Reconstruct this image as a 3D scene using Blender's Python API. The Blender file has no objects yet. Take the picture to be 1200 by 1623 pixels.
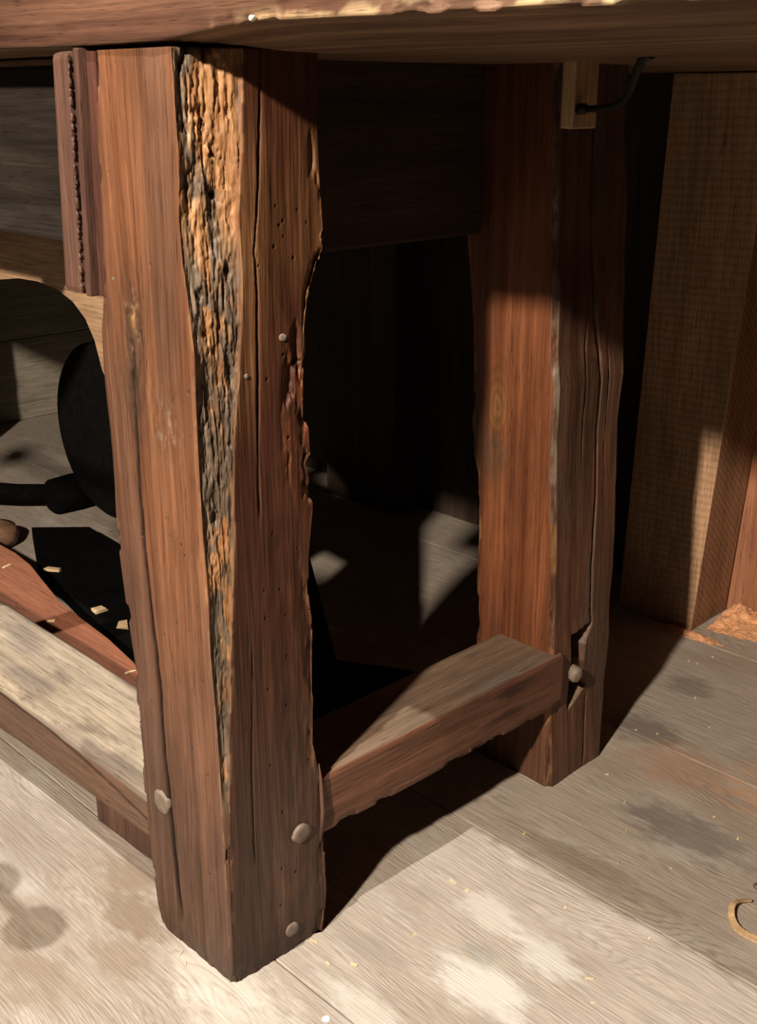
import bpy, bmesh, math, random
import numpy as np
from mathutils import Vector, Matrix

random.seed(7)
RNG = np.random.default_rng(11)
scene = bpy.context.scene
COL = scene.collection

# ------------------------------------------------------------------ camera
# world: z up, floor at z=0, +X runs along the long side of the bench towards the viewer's right,
# +Y runs from the bench front to the wall. Metres. The front leg's outer corner stands at the origin.
PITCH, HEAD = math.radians(19.87), math.radians(136.26)
fw = Vector((math.cos(HEAD)*math.cos(PITCH), math.sin(HEAD)*math.cos(PITCH), -math.sin(PITCH)))
rt = fw.cross(Vector((0, 0, 1))).normalized()
up = rt.cross(fw)
cam = bpy.data.objects.new('camera', bpy.data.cameras.new('camera'))
COL.objects.link(cam)
m = Matrix((rt, up, -fw)).transposed().to_4x4()
m.translation = Vector((0.6395, -0.4443, 0.70))
cam.matrix_world = m
cam.data.sensor_fit = 'HORIZONTAL'
cam.data.sensor_width = 36.0
cam.data.lens = 36.0*1825/1200
cam.data.clip_start = 0.02
scene.camera = cam

# ------------------------------------------------------------------ world, lamps, exposure
world = bpy.data.worlds.new('world')
scene.world = world
world.use_nodes = True
bg = world.node_tree.nodes['Background']
bg.inputs[0].default_value = (1.0, 0.74, 0.55, 1)
bg.inputs[1].default_value = 0.018

def spot(name, pos, target, power, color, radius, angle, blend=0.25):
    l = bpy.data.lights.new(name, 'SPOT')
    l.energy = power; l.color = color; l.shadow_soft_size = radius
    l.spot_size = math.radians(angle); l.spot_blend = blend
    o = bpy.data.objects.new(name, l); COL.objects.link(o)
    o.location = pos
    o.rotation_euler = (Vector(target)-Vector(pos)).to_track_quat('-Z', 'Y').to_euler()
    return o
# steep neutral spotlight above the bench front
spot('ceiling_spotlight', (0.20, -0.69, 2.36), (-0.30, 0.05, 0.0), 250, (1.0, 0.93, 0.84), 0.012, 42, 0.4)
# lower, warmer spotlight from the left front
spot('low_spotlight', (0.60, -1.66, 1.632), (-0.40, 0.30, 0.15), 450, (1.0, 0.82, 0.65), 0.045, 56, 0.4)

scene.view_settings.view_transform = 'Standard'
scene.view_settings.look = 'None'
scene.view_settings.exposure = -0.06
scene.view_settings.gamma = 1.0
scene.view_settings.use_curve_mapping = False

# ------------------------------------------------------------------ helpers: tags and numpy noise
def tag(o, label=None, cat=None, group=None, kind=None):
    if label: o['label'] = label
    if cat: o['category'] = cat
    if group: o['group'] = group
    if kind: o['kind'] = kind
    return o

def empty(name, loc=(0, 0, 0)):
    o = bpy.data.objects.new(name, None); COL.objects.link(o); o.location = loc
    o.empty_display_size = 0.02
    return o

def link(name, me, mat=None, parent=None):
    o = bpy.data.objects.new(name, me); COL.objects.link(o)
    if mat: me.materials.append(mat)
    if parent: o.parent = parent
    return o

def _h(ix, iy, iz, s):
    n = (ix.astype(np.int64)*374761393 + iy.astype(np.int64)*668265263 + iz.astype(np.int64)*2147483647 + s*1274126177) & 0xFFFFFFFF
    n = ((n ^ (n >> 13))*1274126177) & 0xFFFFFFFF
    n = ((n ^ (n >> 16))*2246822519) & 0xFFFFFFFF
    n = n ^ (n >> 15)
    return (n & 0xFFFFFF)/float(0xFFFFFF)

def vnoise(x, y, z, s=0):
    ix, iy, iz = np.floor(x), np.floor(y), np.floor(z)
    fx, fy, fz = x-ix, y-iy, z-iz
    fx = fx*fx*(3-2*fx); fy = fy*fy*(3-2*fy); fz = fz*fz*(3-2*fz)
    r = 0
    for dx in (0, 1):
        for dy in (0, 1):
            for dz in (0, 1):
                w = (fx if dx else 1-fx)*(fy if dy else 1-fy)*(fz if dz else 1-fz)
                r = r + w*_h(ix+dx, iy+dy, iz+dz, s)
    return r   # 0..1

def fbm(x, y, z, s=0, oc=4):
    a, t, r = 1.0, 0.0, 0
    for i in range(oc):
        r = r + a*vnoise(x, y, z, s+i*17); t += a
        a *= 0.5; x = x*2.03; y = y*2.03; z = z*2.03
    return r/t

def sst(a, b, x):
    t = np.clip((x-a)/(b-a), 0, 1); return t*t*(3-2*t)

def tab(t, z):
    t = sorted(t); return np.interp(z, [p[0] for p in t], [p[1] for p in t])

# ------------------------------------------------------------------ materials
def nt(name):
    m = bpy.data.materials.new(name); m.use_nodes = True
    t = m.node_tree; t.nodes.clear()
    out = t.nodes.new('ShaderNodeOutputMaterial'); b = t.nodes.new('ShaderNodeBsdfPrincipled')
    t.links.new(b.outputs[0], out.inputs[0])
    return m, t, b

def N(t, typ, **kw):
    n = t.nodes.new(typ)
    for k, v in kw.items(): setattr(n, k, v)
    return n

def noise_node(t, vec, scale, detail=4, rough=0.55, dist=0.0):
    n = N(t, 'ShaderNodeTexNoise'); n.inputs['Scale'].default_value = scale
    n.inputs['Detail'].default_value = detail; n.inputs['Roughness'].default_value = rough
    n.inputs['Distortion'].default_value = dist
    t.links.new(vec, n.inputs['Vector']); return n.outputs['Fac']

def mapping(t, vec, scale, loc=(0, 0, 0)):
    n = N(t, 'ShaderNodeMapping'); n.inputs['Scale'].default_value = scale
    n.inputs['Location'].default_value = loc
    t.links.new(vec, n.inputs['Vector']); return n.outputs[0]

def ramp(t, fac, stops):
    n = N(t, 'ShaderNodeValToRGB'); e = n.color_ramp.elements
    while len(e) < len(stops): e.new(0.5)
    for i, (p, c) in enumerate(stops):
        e[i].position = p
        e[i].color = (c, c, c, 1) if isinstance(c, (int, float)) else (*c, 1)
    t.links.new(fac, n.inputs[0]); return n.outputs[0]

def mix(t, fac, a, b, mode='MIX'):
    n = N(t, 'ShaderNodeMix', data_type='RGBA', blend_type=mode)
    if isinstance(fac, (int, float)): n.inputs[0].default_value = fac
    else: t.links.new(fac, n.inputs[0])
    for i, v in ((6, a), (7, b)):
        if isinstance(v, (tuple, list)): n.inputs[i].default_value = (*v, 1)
        elif isinstance(v, (int, float)): n.inputs[i].default_value = (v, v, v, 1)
        else: t.links.new(v, n.inputs[i])
    return n.outputs[2]

def math_n(t, op, a, b=None, clamp=False):
    n = N(t, 'ShaderNodeMath', operation=op, use_clamp=clamp)
    for i, v in ((0, a), (1, b)):
        if v is None: continue
        if isinstance(v, (int, float)): n.inputs[i].default_value = v
        else: t.links.new(v, n.inputs[i])
    return n.outputs[0]

def axis_scale(axis, along, across):
    s = [across]*3; s['XYZ'.index(axis)] = along; return tuple(s)

def wood(name, dark, light, axis='Z', attr=False, rough=0.6, bump=0.25, contrast=1.0, grain=55, fine=420,
         blotch=0.5, stain=None, stain_amt=0.0, saw=None, spec=0.3, seed=0.0):
    """old timber: long fibres along one axis, fine pores, blotches; attr multiplies the mesh's own tint layer"""
    m, t, b = nt(name)
    tc = N(t, 'ShaderNodeTexCoord').outputs['Object']
    loc = (seed, seed*1.7, seed*0.6)
    warp = mapping(t, tc, axis_scale(axis, 1.2, 6), loc)
    wn = N(t, 'ShaderNodeTexNoise'); wn.inputs['Scale'].default_value = 1.5; wn.inputs['Detail'].default_value = 2
    t.links.new(warp, wn.inputs['Vector'])
    wv = N(t, 'ShaderNodeVectorMath', operation='SCALE'); wv.inputs['Scale'].default_value = 0.02
    t.links.new(wn.outputs['Color'], wv.inputs[0])
    av = N(t, 'ShaderNodeVectorMath', operation='ADD'); t.links.new(tc, av.inputs[0]); t.links.new(wv.outputs[0], av.inputs[1])
    P = av.outputs[0]
    g1 = noise_node(t, mapping(t, P, axis_scale(axis, 1.6, grain), loc), 1.0, 6, 0.6, 0.4)
    g2 = noise_node(t, mapping(t, P, axis_scale(axis, 12, fine), loc), 1.0, 3, 0.6)
    pores = noise_node(t, mapping(t, P, axis_scale(axis, 35, fine*1.6), loc), 1.0, 2, 0.5)
    bl = noise_node(t, mapping(t, tc, axis_scale(axis, 5, 14), loc), 1.0, 4, 0.6)
    f = ramp(t, g1, [(0.5-0.22/contrast, 0.0), (0.5+0.22/contrast, 1.0)])
    base = mix(t, f, dark, light)
    base = mix(t, 1.0, base, ramp(t, g2, [(0.3, 0.70), (0.7, 1.22)]), 'MULTIPLY')
    base = mix(t, 1.0, base, ramp(t, pores, [(0.28, 0.45), (0.40, 1.0)]), 'MULTIPLY')
    base = mix(t, blotch, base, mix(t, 1.0, base, ramp(t, bl, [(0.3, 0.45), (0.7, 1.35)]), 'MULTIPLY'))
    if stain is not None:
        sn = noise_node(t, mapping(t, tc, axis_scale(axis, 6, 18), (3+seed, 1, 2)), 1.0, 5, 0.65)
        base = mix(t, ramp(t, sn, [(0.60-stain_amt*0.25, 0.0), (0.72-stain_amt*0.2, 1.0)]), base, stain)
    h = math_n(t, 'ADD', math_n(t, 'MULTIPLY', g1, 0.6), math_n(t, 'MULTIPLY', g2, 0.5))
    h = math_n(t, 'ADD', h, math_n(t, 'MULTIPLY', pores, 0.4))
    if saw is not None:
        w = N(t, 'ShaderNodeTexWave', wave_type='BANDS', bands_direction='Z'); w.inputs['Scale'].default_value = saw[0]
        w.inputs['Distortion'].default_value = 2.5; w.inputs['Detail'].default_value = 2; w.inputs['Detail Scale'].default_value = 2
        mp = N(t, 'ShaderNodeMapping'); mp.inputs['Rotation'].default_value = saw[1]
        t.links.new(tc, mp.inputs['Vector']); t.links.new(mp.outputs[0], w.inputs['Vector'])
        base = mix(t, saw[2], base, mix(t, 1.0, base, ramp(t, w.outputs['Fac'], [(0.1, 0.55), (0.6, 1.12)]), 'MULTIPLY'))
        h = math_n(t, 'ADD', h, math_n(t, 'MULTIPLY', w.outputs['Fac'], 0.35))
    if attr:
        at = N(t, 'ShaderNodeAttribute', attribute_name='tint')
        base = mix(t, 1.0, base, at.outputs['Color'], 'MULTIPLY')
    t.links.new(base, b.inputs['Base Color'])
    b.inputs['Roughness'].default_value = rough
    b.inputs['Specular IOR Level'].default_value = spec
    bp = N(t, 'ShaderNodeBump'); bp.inputs['Strength'].default_value = bump; bp.inputs['Distance'].default_value = 0.0015
    t.links.new(h, bp.inputs['Height']); t.links.new(bp.outputs[0], b.inputs['Normal'])
    return m

def plain(name, col, rough=0.5, metal=0.0, var=0.3, scale=80, bump=0.15, spec=0.3):
    m, t, b = nt(name)
    tc = N(t, 'ShaderNodeTexCoord').outputs['Object']
    n1 = noise_node(t, tc, scale, 5, 0.6); n2 = noise_node(t, tc, scale*0.15, 3, 0.6)
    c = mix(t, 1.0, tuple(col), ramp(t, n1, [(0.3, 1-var), (0.7, 1+var)]), 'MULTIPLY')
    c = mix(t, 1.0, c, ramp(t, n2, [(0.3, 1-var*0.8), (0.7, 1+var*0.6)]), 'MULTIPLY')
    t.links.new(c, b.inputs['Base Color'])
    b.inputs['Roughness'].default_value = rough; b.inputs['Metallic'].default_value = metal
    b.inputs['Specular IOR Level'].default_value = spec
    bp = N(t, 'ShaderNodeBump'); bp.inputs['Strength'].default_value = bump; bp.inputs['Distance'].default_value = 0.001
    t.links.new(n1, bp.inputs['Height']); t.links.new(bp.outputs[0], b.inputs['Normal'])
    return m

def floor_material():
    """scrubbed softwood boards: raised growth rings, grey wash, pale worn patches and dark stains, in world metres"""
    m, t, b = nt('scrubbed_floorboard')
    geo = N(t, 'ShaderNodeNewGeometry').outputs['Position']
    oi = N(t, 'ShaderNodeObjectInfo').outputs['Random']
    # growth-ring field: y plus slow wander along x gives long lines and cathedral arches
    slow = noise_node(t, mapping(t, geo, (1.5, 5.5, 1.0)), 1.0, 3, 0.5)
    mid = noise_node(t, mapping(t, geo, (6.0, 46.0, 1.0)), 1.0, 2, 0.5)
    sx = N(t, 'ShaderNodeSeparateXYZ'); t.links.new(geo, sx.inputs[0])
    fld = math_n(t, 'ADD', math_n(t, 'MULTIPLY', sx.outputs[1], 240.0), math_n(t, 'MULTIPLY', slow, 60.0))
    fld = math_n(t, 'ADD', fld, math_n(t, 'MULTIPLY', mid, 4.5))
    fld = math_n(t, 'ADD', fld, math_n(t, 'MULTIPLY', oi, 40.0))
    fr = math_n(t, 'FRACT', fld)
    ring = ramp(t, fr, [(0.0, 0.25), (0.10, 0.0), (0.42, 0.85), (0.80, 1.0), (0.97, 0.55)])
    wear = noise_node(t, mapping(t, geo, (5, 17, 1), (9.3, 4.4, 0)), 1.0, 4, 0.6)
    ring = mix(t, ramp(t, wear, [(0.36, 0.15), (0.62, 0.92)]), ring, 0.72)
    fib = noise_node(t, mapping(t, geo, (14, 520, 1)), 1.0, 4, 0.65)
    micro = noise_node(t, mapping(t, geo, (60, 900, 1)), 1.0, 3, 0.6)
    big = noise_node(t, mapping(t, geo, (3.2, 6.5, 1), (4.1, 2.2, 0)), 1.0, 4, 0.6)
    big2 = noise_node(t, mapping(t, geo, (7, 15, 1), (1.3, 7.7, 0)), 1.0, 5, 0.65)
    c = mix(t, ring, (0.270, 0.228, 0.190), (0.400, 0.360, 0.310))
    c = mix(t, 1.0, c, ramp(t, fib, [(0.3, 0.62), (0.7, 1.22)]), 'MULTIPLY')
    c = mix(t, 1.0, c, ramp(t, micro, [(0.3, 0.86), (0.7, 1.1)]), 'MULTIPLY')
    c = mix(t, ramp(t, big2, [(0.54, 0.0), (0.70, 0.6)]), c, (0.46, 0.45, 0.42))
    c = mix(t, ramp(t, big, [(0.55, 0.0), (0.72, 0.55)]), c, (0.22, 0.165, 0.115))
    # marks that stay where they are; orange ones paint in warm lamplight: (x, y, rx, ry, colour, strength)
    marks = [(-0.005, 0.60, .05, .035, (0.07, 0.06, 0.06), .75), (0.14, 0.46, .08, .035, (0.075, 0.065, 0.065), .75),
             (0.10, 0.345, .11, .016, (0.16, 0.125, 0.08), .6), (0.075, 0.56, .07, .045, (0.34, 0.18, 0.10), .6),
             (0.20, 0.60, .08, .07, (0.50, 0.27, 0.14), .7), (-0.02, 0.73, .03, .03, (0.09, 0.08, 0.075), .6),
             (0.27, 0.52, .05, .05, (0.45, 0.25, 0.14), .5),
             (0.142, 0.150, .05, .030, (0.60, 0.60, 0.56), .8), (0.16, 0.215, .035, .018, (0.56, 0.56, 0.52), .75),
             (0.09, 0.225, .035, .022, (0.56, 0.54, 0.49), .7), (0.095, 0.06, .05, .02, (0.58, 0.57, 0.52), .6),
             (0.115, 0.178, .020, .012, (0.20, 0.20, 0.175), .8), (0.02, 0.19, .03, .018, (0.22, 0.18, 0.15), .5),
             (-0.02, 0.0, .06, .035, (0.62, 0.59, 0.53), .6), (-0.16, 0.0, .07, .03, (0.27, 0.21, 0.15), .6),
             (0.05, -0.02, .07, .04, (0.60, 0.58, 0.53), .6), (-0.20, -0.12, .10, .05, (0.24, 0.19, 0.14), .5),
             (-0.13, -0.01, .05, .022, (0.17, 0.115, 0.07), .8), (-0.19, 0.015, .05, .02, (0.19, 0.13, 0.085), .7), (-0.10, -0.05, .04, .025, (0.20, 0.14, 0.09), .7),
             (-0.30, -0.03, .08, .03, (0.20, 0.165, 0.13), .5), (-0.12, -0.11, .05, .03, (0.22, 0.16, 0.11), .6), (0.035, 0.115, .05, .016, (0.22, 0.19, 0.155), .55)]
    wob = noise_node(t, mapping(t, geo, (22, 60, 1)), 1.0, 4, 0.7)
    for (x, y, rx, ry, colr, st) in marks:
        mp = mapping(t, geo, (1/rx, 1/ry, 0), (-x/rx, -y/ry, 0))
        ln = N(t, 'ShaderNodeVectorMath', operation='LENGTH'); t.links.new(mp, ln.inputs[0])
        d = math_n(t, 'ADD', ln.outputs['Value'], math_n(t, 'MULTIPLY', math_n(t, 'SUBTRACT', wob, 0.5), 2.4))
        f = N(t, 'ShaderNodeMapRange'); f.interpolation_type = 'SMOOTHSTEP'
        f.inputs['From Min'].default_value = 1.25; f.inputs['From Max'].default_value = 0.45
        f.inputs['To Min'].default_value = 0; f.inputs['To Max'].default_value = st*0.72
        t.links.new(d, f.inputs['Value'])
        ff = math_n(t, 'MULTIPLY', f.outputs[0], ramp(t, ring, [(0.0, 0.45), (0.6, 1.0)]))
        c = mix(t, ff, c, colr)
    tn = mix(t, 1.0, c, ramp(t, oi, [(0.0, 0.93), (1.0, 1.07)]), 'MULTIPLY')
    t.links.new(tn, b.inputs['Base Color'])
    b.inputs['Roughness'].default_value = 0.68; b.inputs['Specular IOR Level'].default_value = 0.3
    h = math_n(t, 'ADD', math_n(t, 'MULTIPLY', ring, 0.7), math_n(t, 'MULTIPLY', fib, 0.45))
    bp = N(t, 'ShaderNodeBump'); bp.inputs['Strength'].default_value = 0.35; bp.inputs['Distance'].default_value = 0.0014
    t.links.new(h, bp.inputs['Height']); t.links.new(bp.outputs[0], b.inputs['Normal'])
    return m

M = {}
M['floor'] = floor_material()
M['leg'] = wood('old_oak_leg', (0.33, 0.265, 0.225), (0.74, 0.74, 0.76), 'Z', attr=True, rough=0.5, bump=0.5, blotch=0.6, contrast=1.25, grain=85, fine=520)
M['top'] = wood('benchtop_wood', (0.060, 0.027, 0.018), (0.165, 0.085, 0.054), 'X', attr=True, rough=0.5, bump=0.3, blotch=0.6, contrast=1.2, seed=2.0)
M['str_x'] = wood('stretcher_wood_long', (0.60, 0.56, 0.53), (0.82, 0.82, 0.84), 'X', attr=True, rough=0.6, bump=0.40, blotch=0.25, grain=75, seed=5)
M['str_y'] = wood('stretcher_wood_short', (0.50, 0.44, 0.39), (0.82, 0.82, 0.83), 'Y', attr=True, rough=0.6, bump=0.4, blotch=0.4, grain=75, seed=1)
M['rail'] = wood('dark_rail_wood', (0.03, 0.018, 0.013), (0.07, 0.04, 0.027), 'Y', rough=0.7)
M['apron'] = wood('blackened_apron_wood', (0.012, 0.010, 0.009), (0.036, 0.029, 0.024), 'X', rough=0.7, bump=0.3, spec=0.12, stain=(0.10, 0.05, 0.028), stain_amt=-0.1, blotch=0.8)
M['strip'] = wood('brown_strip_wood', (0.055, 0.027, 0.020), (0.125, 0.066, 0.046), 'Z', rough=0.55, bump=0.5)
M['strip2'] = wood('dark_groove_wood', (0.05, 0.02, 0.015), (0.10, 0.04, 0.028), 'Z', rough=0.55)
M['arch'] = wood('pale_inner_board', (0.24, 0.15, 0.09), (0.34, 0.225, 0.135), 'X', rough=0.7, bump=0.2, seed=3)
M['post'] = wood('sawn_pine_post', (0.36, 0.215, 0.125), (0.54, 0.35, 0.21), 'Z', rough=0.75, bump=0.3, grain=35, saw=(31, (0.0, 0.03, 0.0), 0.30), seed=4)
M['post_b'] = wood('sawn_pine_post_b', (0.26, 0.14, 0.078), (0.40, 0.23, 0.13), 'Z', rough=0.75, bump=0.3, grain=30, saw=(40, (0.75, 0.0, 0.0), 0.45), seed=6)
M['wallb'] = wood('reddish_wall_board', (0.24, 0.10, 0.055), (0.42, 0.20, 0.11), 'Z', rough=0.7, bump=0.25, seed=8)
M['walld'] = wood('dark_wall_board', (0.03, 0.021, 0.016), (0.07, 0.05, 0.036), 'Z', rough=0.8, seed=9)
M['walll'] = wood('grey_wall_board', (0.22, 0.20, 0.16), (0.34, 0.31, 0.25), 'Y', rough=0.8, seed=10)
M['block'] = wood('pale_block_wood', (0.42, 0.27, 0.14), (0.62, 0.43, 0.25), 'Z', rough=0.65, seed=12)
M['red'] = wood('terracotta_board', (0.23, 0.088, 0.048), (0.29, 0.118, 0.068), 'X', rough=0.7, bump=0.12, blotch=0.3, contrast=0.7, seed=13)
M['peg'] = plain('peg_wood', (0.13, 0.10, 0.078), 0.6, 0, 0.3, 160, 0.3)
M['peg2'] = plain('peg_wood_pale', (0.17, 0.135, 0.105), 0.6, 0, 0.3, 160, 0.3)
M['iron'] = plain('dark_iron', (0.018, 0.016, 0.016), 0.55, 0.4, 0.4, 200, 0.3)
M['black'] = plain('black_cast_iron', (0.0035, 0.0035, 0.0035), 0.9, 0.0, 0.3, 90, 0.2, 0.03)
M['nail'] = plain('worn_nail_head', (0.22, 0.20, 0.17), 0.4, 0.6, 0.4, 300, 0.3)
M['chip'] = plain('fresh_wood_chip', (0.66, 0.50, 0.30), 0.7, 0, 0.25, 300, 0.2)
M['curl'] = plain('wood_shaving', (0.50, 0.36, 0.20), 0.6, 0, 0.25, 200, 0.2)
M['saw'] = plain('sawdust', (0.62, 0.33, 0.17), 0.9, 0, 0.45, 700, 0.8)
M['white'] = plain('white_paint', (0.85, 0.86, 0.88), 0.4, 0, 0.05, 100, 0.0)
M['brownlump'] = plain('brown_turned_wood', (0.22, 0.13, 0.08), 0.6, 0, 0.3, 60, 0.2)

# ------------------------------------------------------------------ mesh builders
def grid_tube(name, V, tint, mat, parent, smooth=True):
    """V: (nz, n, 3) closed rings stacked along the member; capped at both ends; tint: (nz, n, 3)"""
    nz, n, _ = V.shape
    verts = V.reshape(-1, 3)
    i = np.arange(nz-1)[:, None]*n; j = np.arange(n)[None, :]; j2 = (j+1) % n
    q = np.stack([i+j, i+j2, i+n+j2, i+n+j], -1).reshape(-1, 4)
    c0, c1 = len(verts), len(verts)+1
    verts = np.vstack([verts, V[0].mean(0), V[-1].mean(0)])
    jj = np.arange(n); k = (nz-1)*n
    t0 = np.stack([np.full(n, c0), (jj+1) % n, jj], -1)
    t1 = np.stack([np.full(n, c1), k+jj, k+(jj+1) % n], -1)
    loops = np.concatenate([q.ravel(), t0.ravel(), t1.ravel()])
    starts = np.concatenate([np.arange(len(q))*4, len(q)*4+np.arange(2*n)*3])
    tot = np.concatenate([np.full(len(q), 4), np.full(2*n, 3)])
    me = bpy.data.meshes.new(name)
    me.vertices.add(len(verts)); me.vertices.foreach_set('co', verts.astype(np.float32).ravel())
    me.loops.add(len(loops)); me.loops.foreach_set('vertex_index', loops.astype(np.int32))
    me.polygons.add(len(starts)); me.polygons.foreach_set('loop_start', starts.astype(np.int32))
    me.polygons.foreach_set('loop_total', tot.astype(np.int32))
    me.update(calc_edges=True); me.validate()
    if tint is not None:
        T = np.vstack([tint.reshape(-1, 3), tint[0].mean(0), tint[-1].mean(0)])
        a = me.color_attributes.new('tint', 'FLOAT_COLOR', 'POINT')
        a.data.foreach_set('color', np.hstack([T, np.ones((len(T), 1))]).astype(np.float32).ravel())
    me.polygons.foreach_set('use_smooth', [smooth]*len(me.polygons))
    return link(name, me, mat, parent)

def bev_box(name, lo, hi, mat, parent=None, bev=0.002, jitter=0.0, top=None):
    """box between two corners, bevelled edges; top=(dx0,dx1) shifts the upper left/right edges in x"""
    bm = bmesh.new(); bmesh.ops.create_cube(bm, size=1)
    for v in bm.verts:
        s = [0 if c < 0 else 1 for c in v.co]
        v.co = Vector([lo[i] if s[i] == 0 else hi[i] for i in range(3)])
        if top is not None and s[2] == 1: v.co.x += top[s[0]]
        if jitter: v.co += Vector([random.uniform(-jitter, jitter) for _ in range(3)])
    if bev: bmesh.ops.bevel(bm, geom=list(bm.edges), offset=bev, segments=2, affect='EDGES', profile=0.6)
    me = bpy.data.meshes.new(name); bm.to_mesh(me); bm.free()
    return link(name, me, mat, parent)

def prism(name, pts, axis, a, b, mat, parent=None, bev=0.0015):
    """polygon (pairs) extruded along axis from a to b"""
    bm = bmesh.new()
    def mk(p, h):
        return {'Z': (p[0], p[1], h), 'Y': (p[0], h, p[1]), 'X': (h, p[0], p[1])}[axis]
    f = bm.faces.new([bm.verts.new(mk(p, a)) for p in pts])
    r = bmesh.ops.extrude_face_region(bm, geom=[f])
    d = Vector(mk((0, 0), b)) - Vector(mk((0, 0), a))
    for v in [g for g in r['geom'] if isinstance(g, bmesh.types.BMVert)]: v.co += d
    bmesh.ops.recalc_face_normals(bm, faces=bm.faces)
    if bev:
        ed = [e for e in bm.edges if len(e.link_faces) == 2 and e.calc_face_angle(0) > 0.9]
        bmesh.ops.bevel(bm, geom=ed, offset=bev, segments=2, affect='EDGES', profile=0.6)
    me = bpy.data.meshes.new(name); bm.to_mesh(me); bm.free()
    return link(name, me, mat, parent)

def tube(name, pts, rad, mat, parent=None, n=12, flat=1.0):
    bm = bmesh.new(); rings = []
    pts = [Vector(p) for p in pts]
    rads = rad if isinstance(rad, (list, tuple)) else [rad]*len(pts)
    nrm = None
    for i, p in enumerate(pts):
        d = (pts[min(i+1, len(pts)-1)] - pts[max(i-1, 0)]).normalized()
        if nrm is None: nrm = d.orthogonal().normalized()
        nrm = (nrm - d*nrm.dot(d)).normalized(); bn = d.cross(nrm)
        rings.append([bm.verts.new(p + (nrm*math.cos(2*math.pi*k/n) + bn*math.sin(2*math.pi*k/n)*flat)*rads[i]) for k in range(n)])
    for a, b in zip(rings, rings[1:]):
        for k in range(n): bm.faces.new((a[k], a[(k+1) % n], b[(k+1) % n], b[k]))
    bm.faces.new(rings[0][::-1]); bm.faces.new(rings[-1])
    bmesh.ops.recalc_face_normals(bm, faces=bm.faces)
    me = bpy.data.meshes.new(name); bm.to_mesh(me); bm.free()
    for p in me.polygons: p.use_smooth = len(p.vertices) == 4
    return link(name, me, mat, parent)

def disc_peg(name, c, nrm, r, h, mat, parent, squash=1.0, seed=0):
    """slightly irregular domed peg end standing proud of a face"""
    rr = random.Random(seed); n = 20
    nrm = Vector(nrm).normalized(); u = nrm.cross(Vector((0, 0, 1))).normalized(); v = nrm.cross(u)
    c = Vector(c); bm = bmesh.new(); rings = []
    wob = [1+rr.uniform(-.07, .07) for _ in range(n)]
    for s, hh in ((1.0, -h*2), (1.0, h*0.45), (0.86, h*0.9), (0.5, h*1.05)):
        rings.append([bm.verts.new(c + (u*math.cos(2*math.pi*k/n) + v*math.sin(2*math.pi*k/n)*squash)*r*s*wob[k] + nrm*hh*(1+0.25*math.cos(2*math.pi*k/n+seed))) for k in range(n)])
    for a, b in zip(rings, rings[1:]):
        for k in range(n): bm.faces.new((a[k], a[(k+1) % n], b[(k+1) % n], b[k]))
    bm.faces.new(rings[-1]); bm.faces.new(rings[0][::-1])
    bmesh.ops.recalc_face_normals(bm, faces=bm.faces)
    me = bpy.data.meshes.new(name); bm.to_mesh(me); bm.free()
    for p in me.polygons: p.use_smooth = True
    return link(name, me, mat, parent)

# ================================================================== THE SETTING
floor = empty('floor'); tag(floor, 'scrubbed softwood plank floor with raised grain, pale patches and dark stains', 'floor', kind='structure')
sub = bev_box('subfloor', (-2.4, -2.0, -0.06), (2.4, 1.4, -0.0245), M['walld'], floor, 0)
edges = [-1.855, -1.585, -1.315, -1.035, -0.765, -0.495, -0.225, 0.046, 0.315, 0.585, 0.853, 1.12, 1.38]
for k, (a, b_) in enumerate(zip(edges, edges[1:])):
    bev_box('plank', (-2.35, a+0.0007, -0.0245), (2.35, b_-0.0007, 0.0), M['floor'], floor, 0.0012)

wb = empty('wall_back'); tag(wb, 'wall of upright boards behind the bench, dark on the left and reddish at the right', 'wall', kind='structure')
x = -1.78
k = 0
while x < 1.6:
    w = (0.165, 0.19, 0.15, 0.18)[k % 4]
    if x < -0.20 and x+w > -0.20: w = -0.20-x
    right = x >= -0.2001
    if right and x < 0.1: w = 0.235
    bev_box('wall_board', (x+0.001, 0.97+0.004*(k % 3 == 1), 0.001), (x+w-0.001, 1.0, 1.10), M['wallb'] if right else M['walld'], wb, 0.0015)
    x += w; k += 1
wl = empty('wall_left'); tag(wl, 'grey board wall far beyond the arched opening', 'wall', kind='structure')
for k in range(6):
    bev_box('wall_board', (-1.80, -1.0, 0.001+k*0.185), (-1.775+0.002*(k % 2), 0.968, (k+1)*0.185-0.001), M['walll'], wl, 0.0015)

# ================================================================== THE WORKBENCH
bench = tag(empty('workbench'), 'old massive dark-oak workbench with square legs, low stretchers and thick top', 'workbench')

# ---- front leg: outlines as (height, offset) measured on its two outer faces
L1A = [(0.0, -0.1085), (0.048, -0.1141), (0.104, -0.1192), (0.155, -0.1198), (0.197, -0.1222), (0.253, -0.1178), (0.281, -0.1218), (0.314, -0.1249), (0.362, -0.1284), (0.416, -0.1262), (0.457, -0.1266), (0.497, -0.1279), (0.536, -0.1264), (0.563, -0.1196), (0.624, -0.1144), (0.68, -0.1107), (0.728, -0.1047)]
L1B = [(0.002, -0.0016), (0.073, -0.0016), (0.146, -0.0014), (0.193, -0.0025), (0.24, -0.0030), (0.275, -0.0046), (0.306, -0.0065), (0.352, -0.0057), (0.401, -0.0077), (0.463, -0.0083), (0.495, -0.0076), (0.535, -0.0061), (0.569, -0.0102), (0.594, -0.0136), (0.622, -0.0151), (0.662, -0.0117), (0.701, -0.0127), (0.729, -0.0139)]
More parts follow.
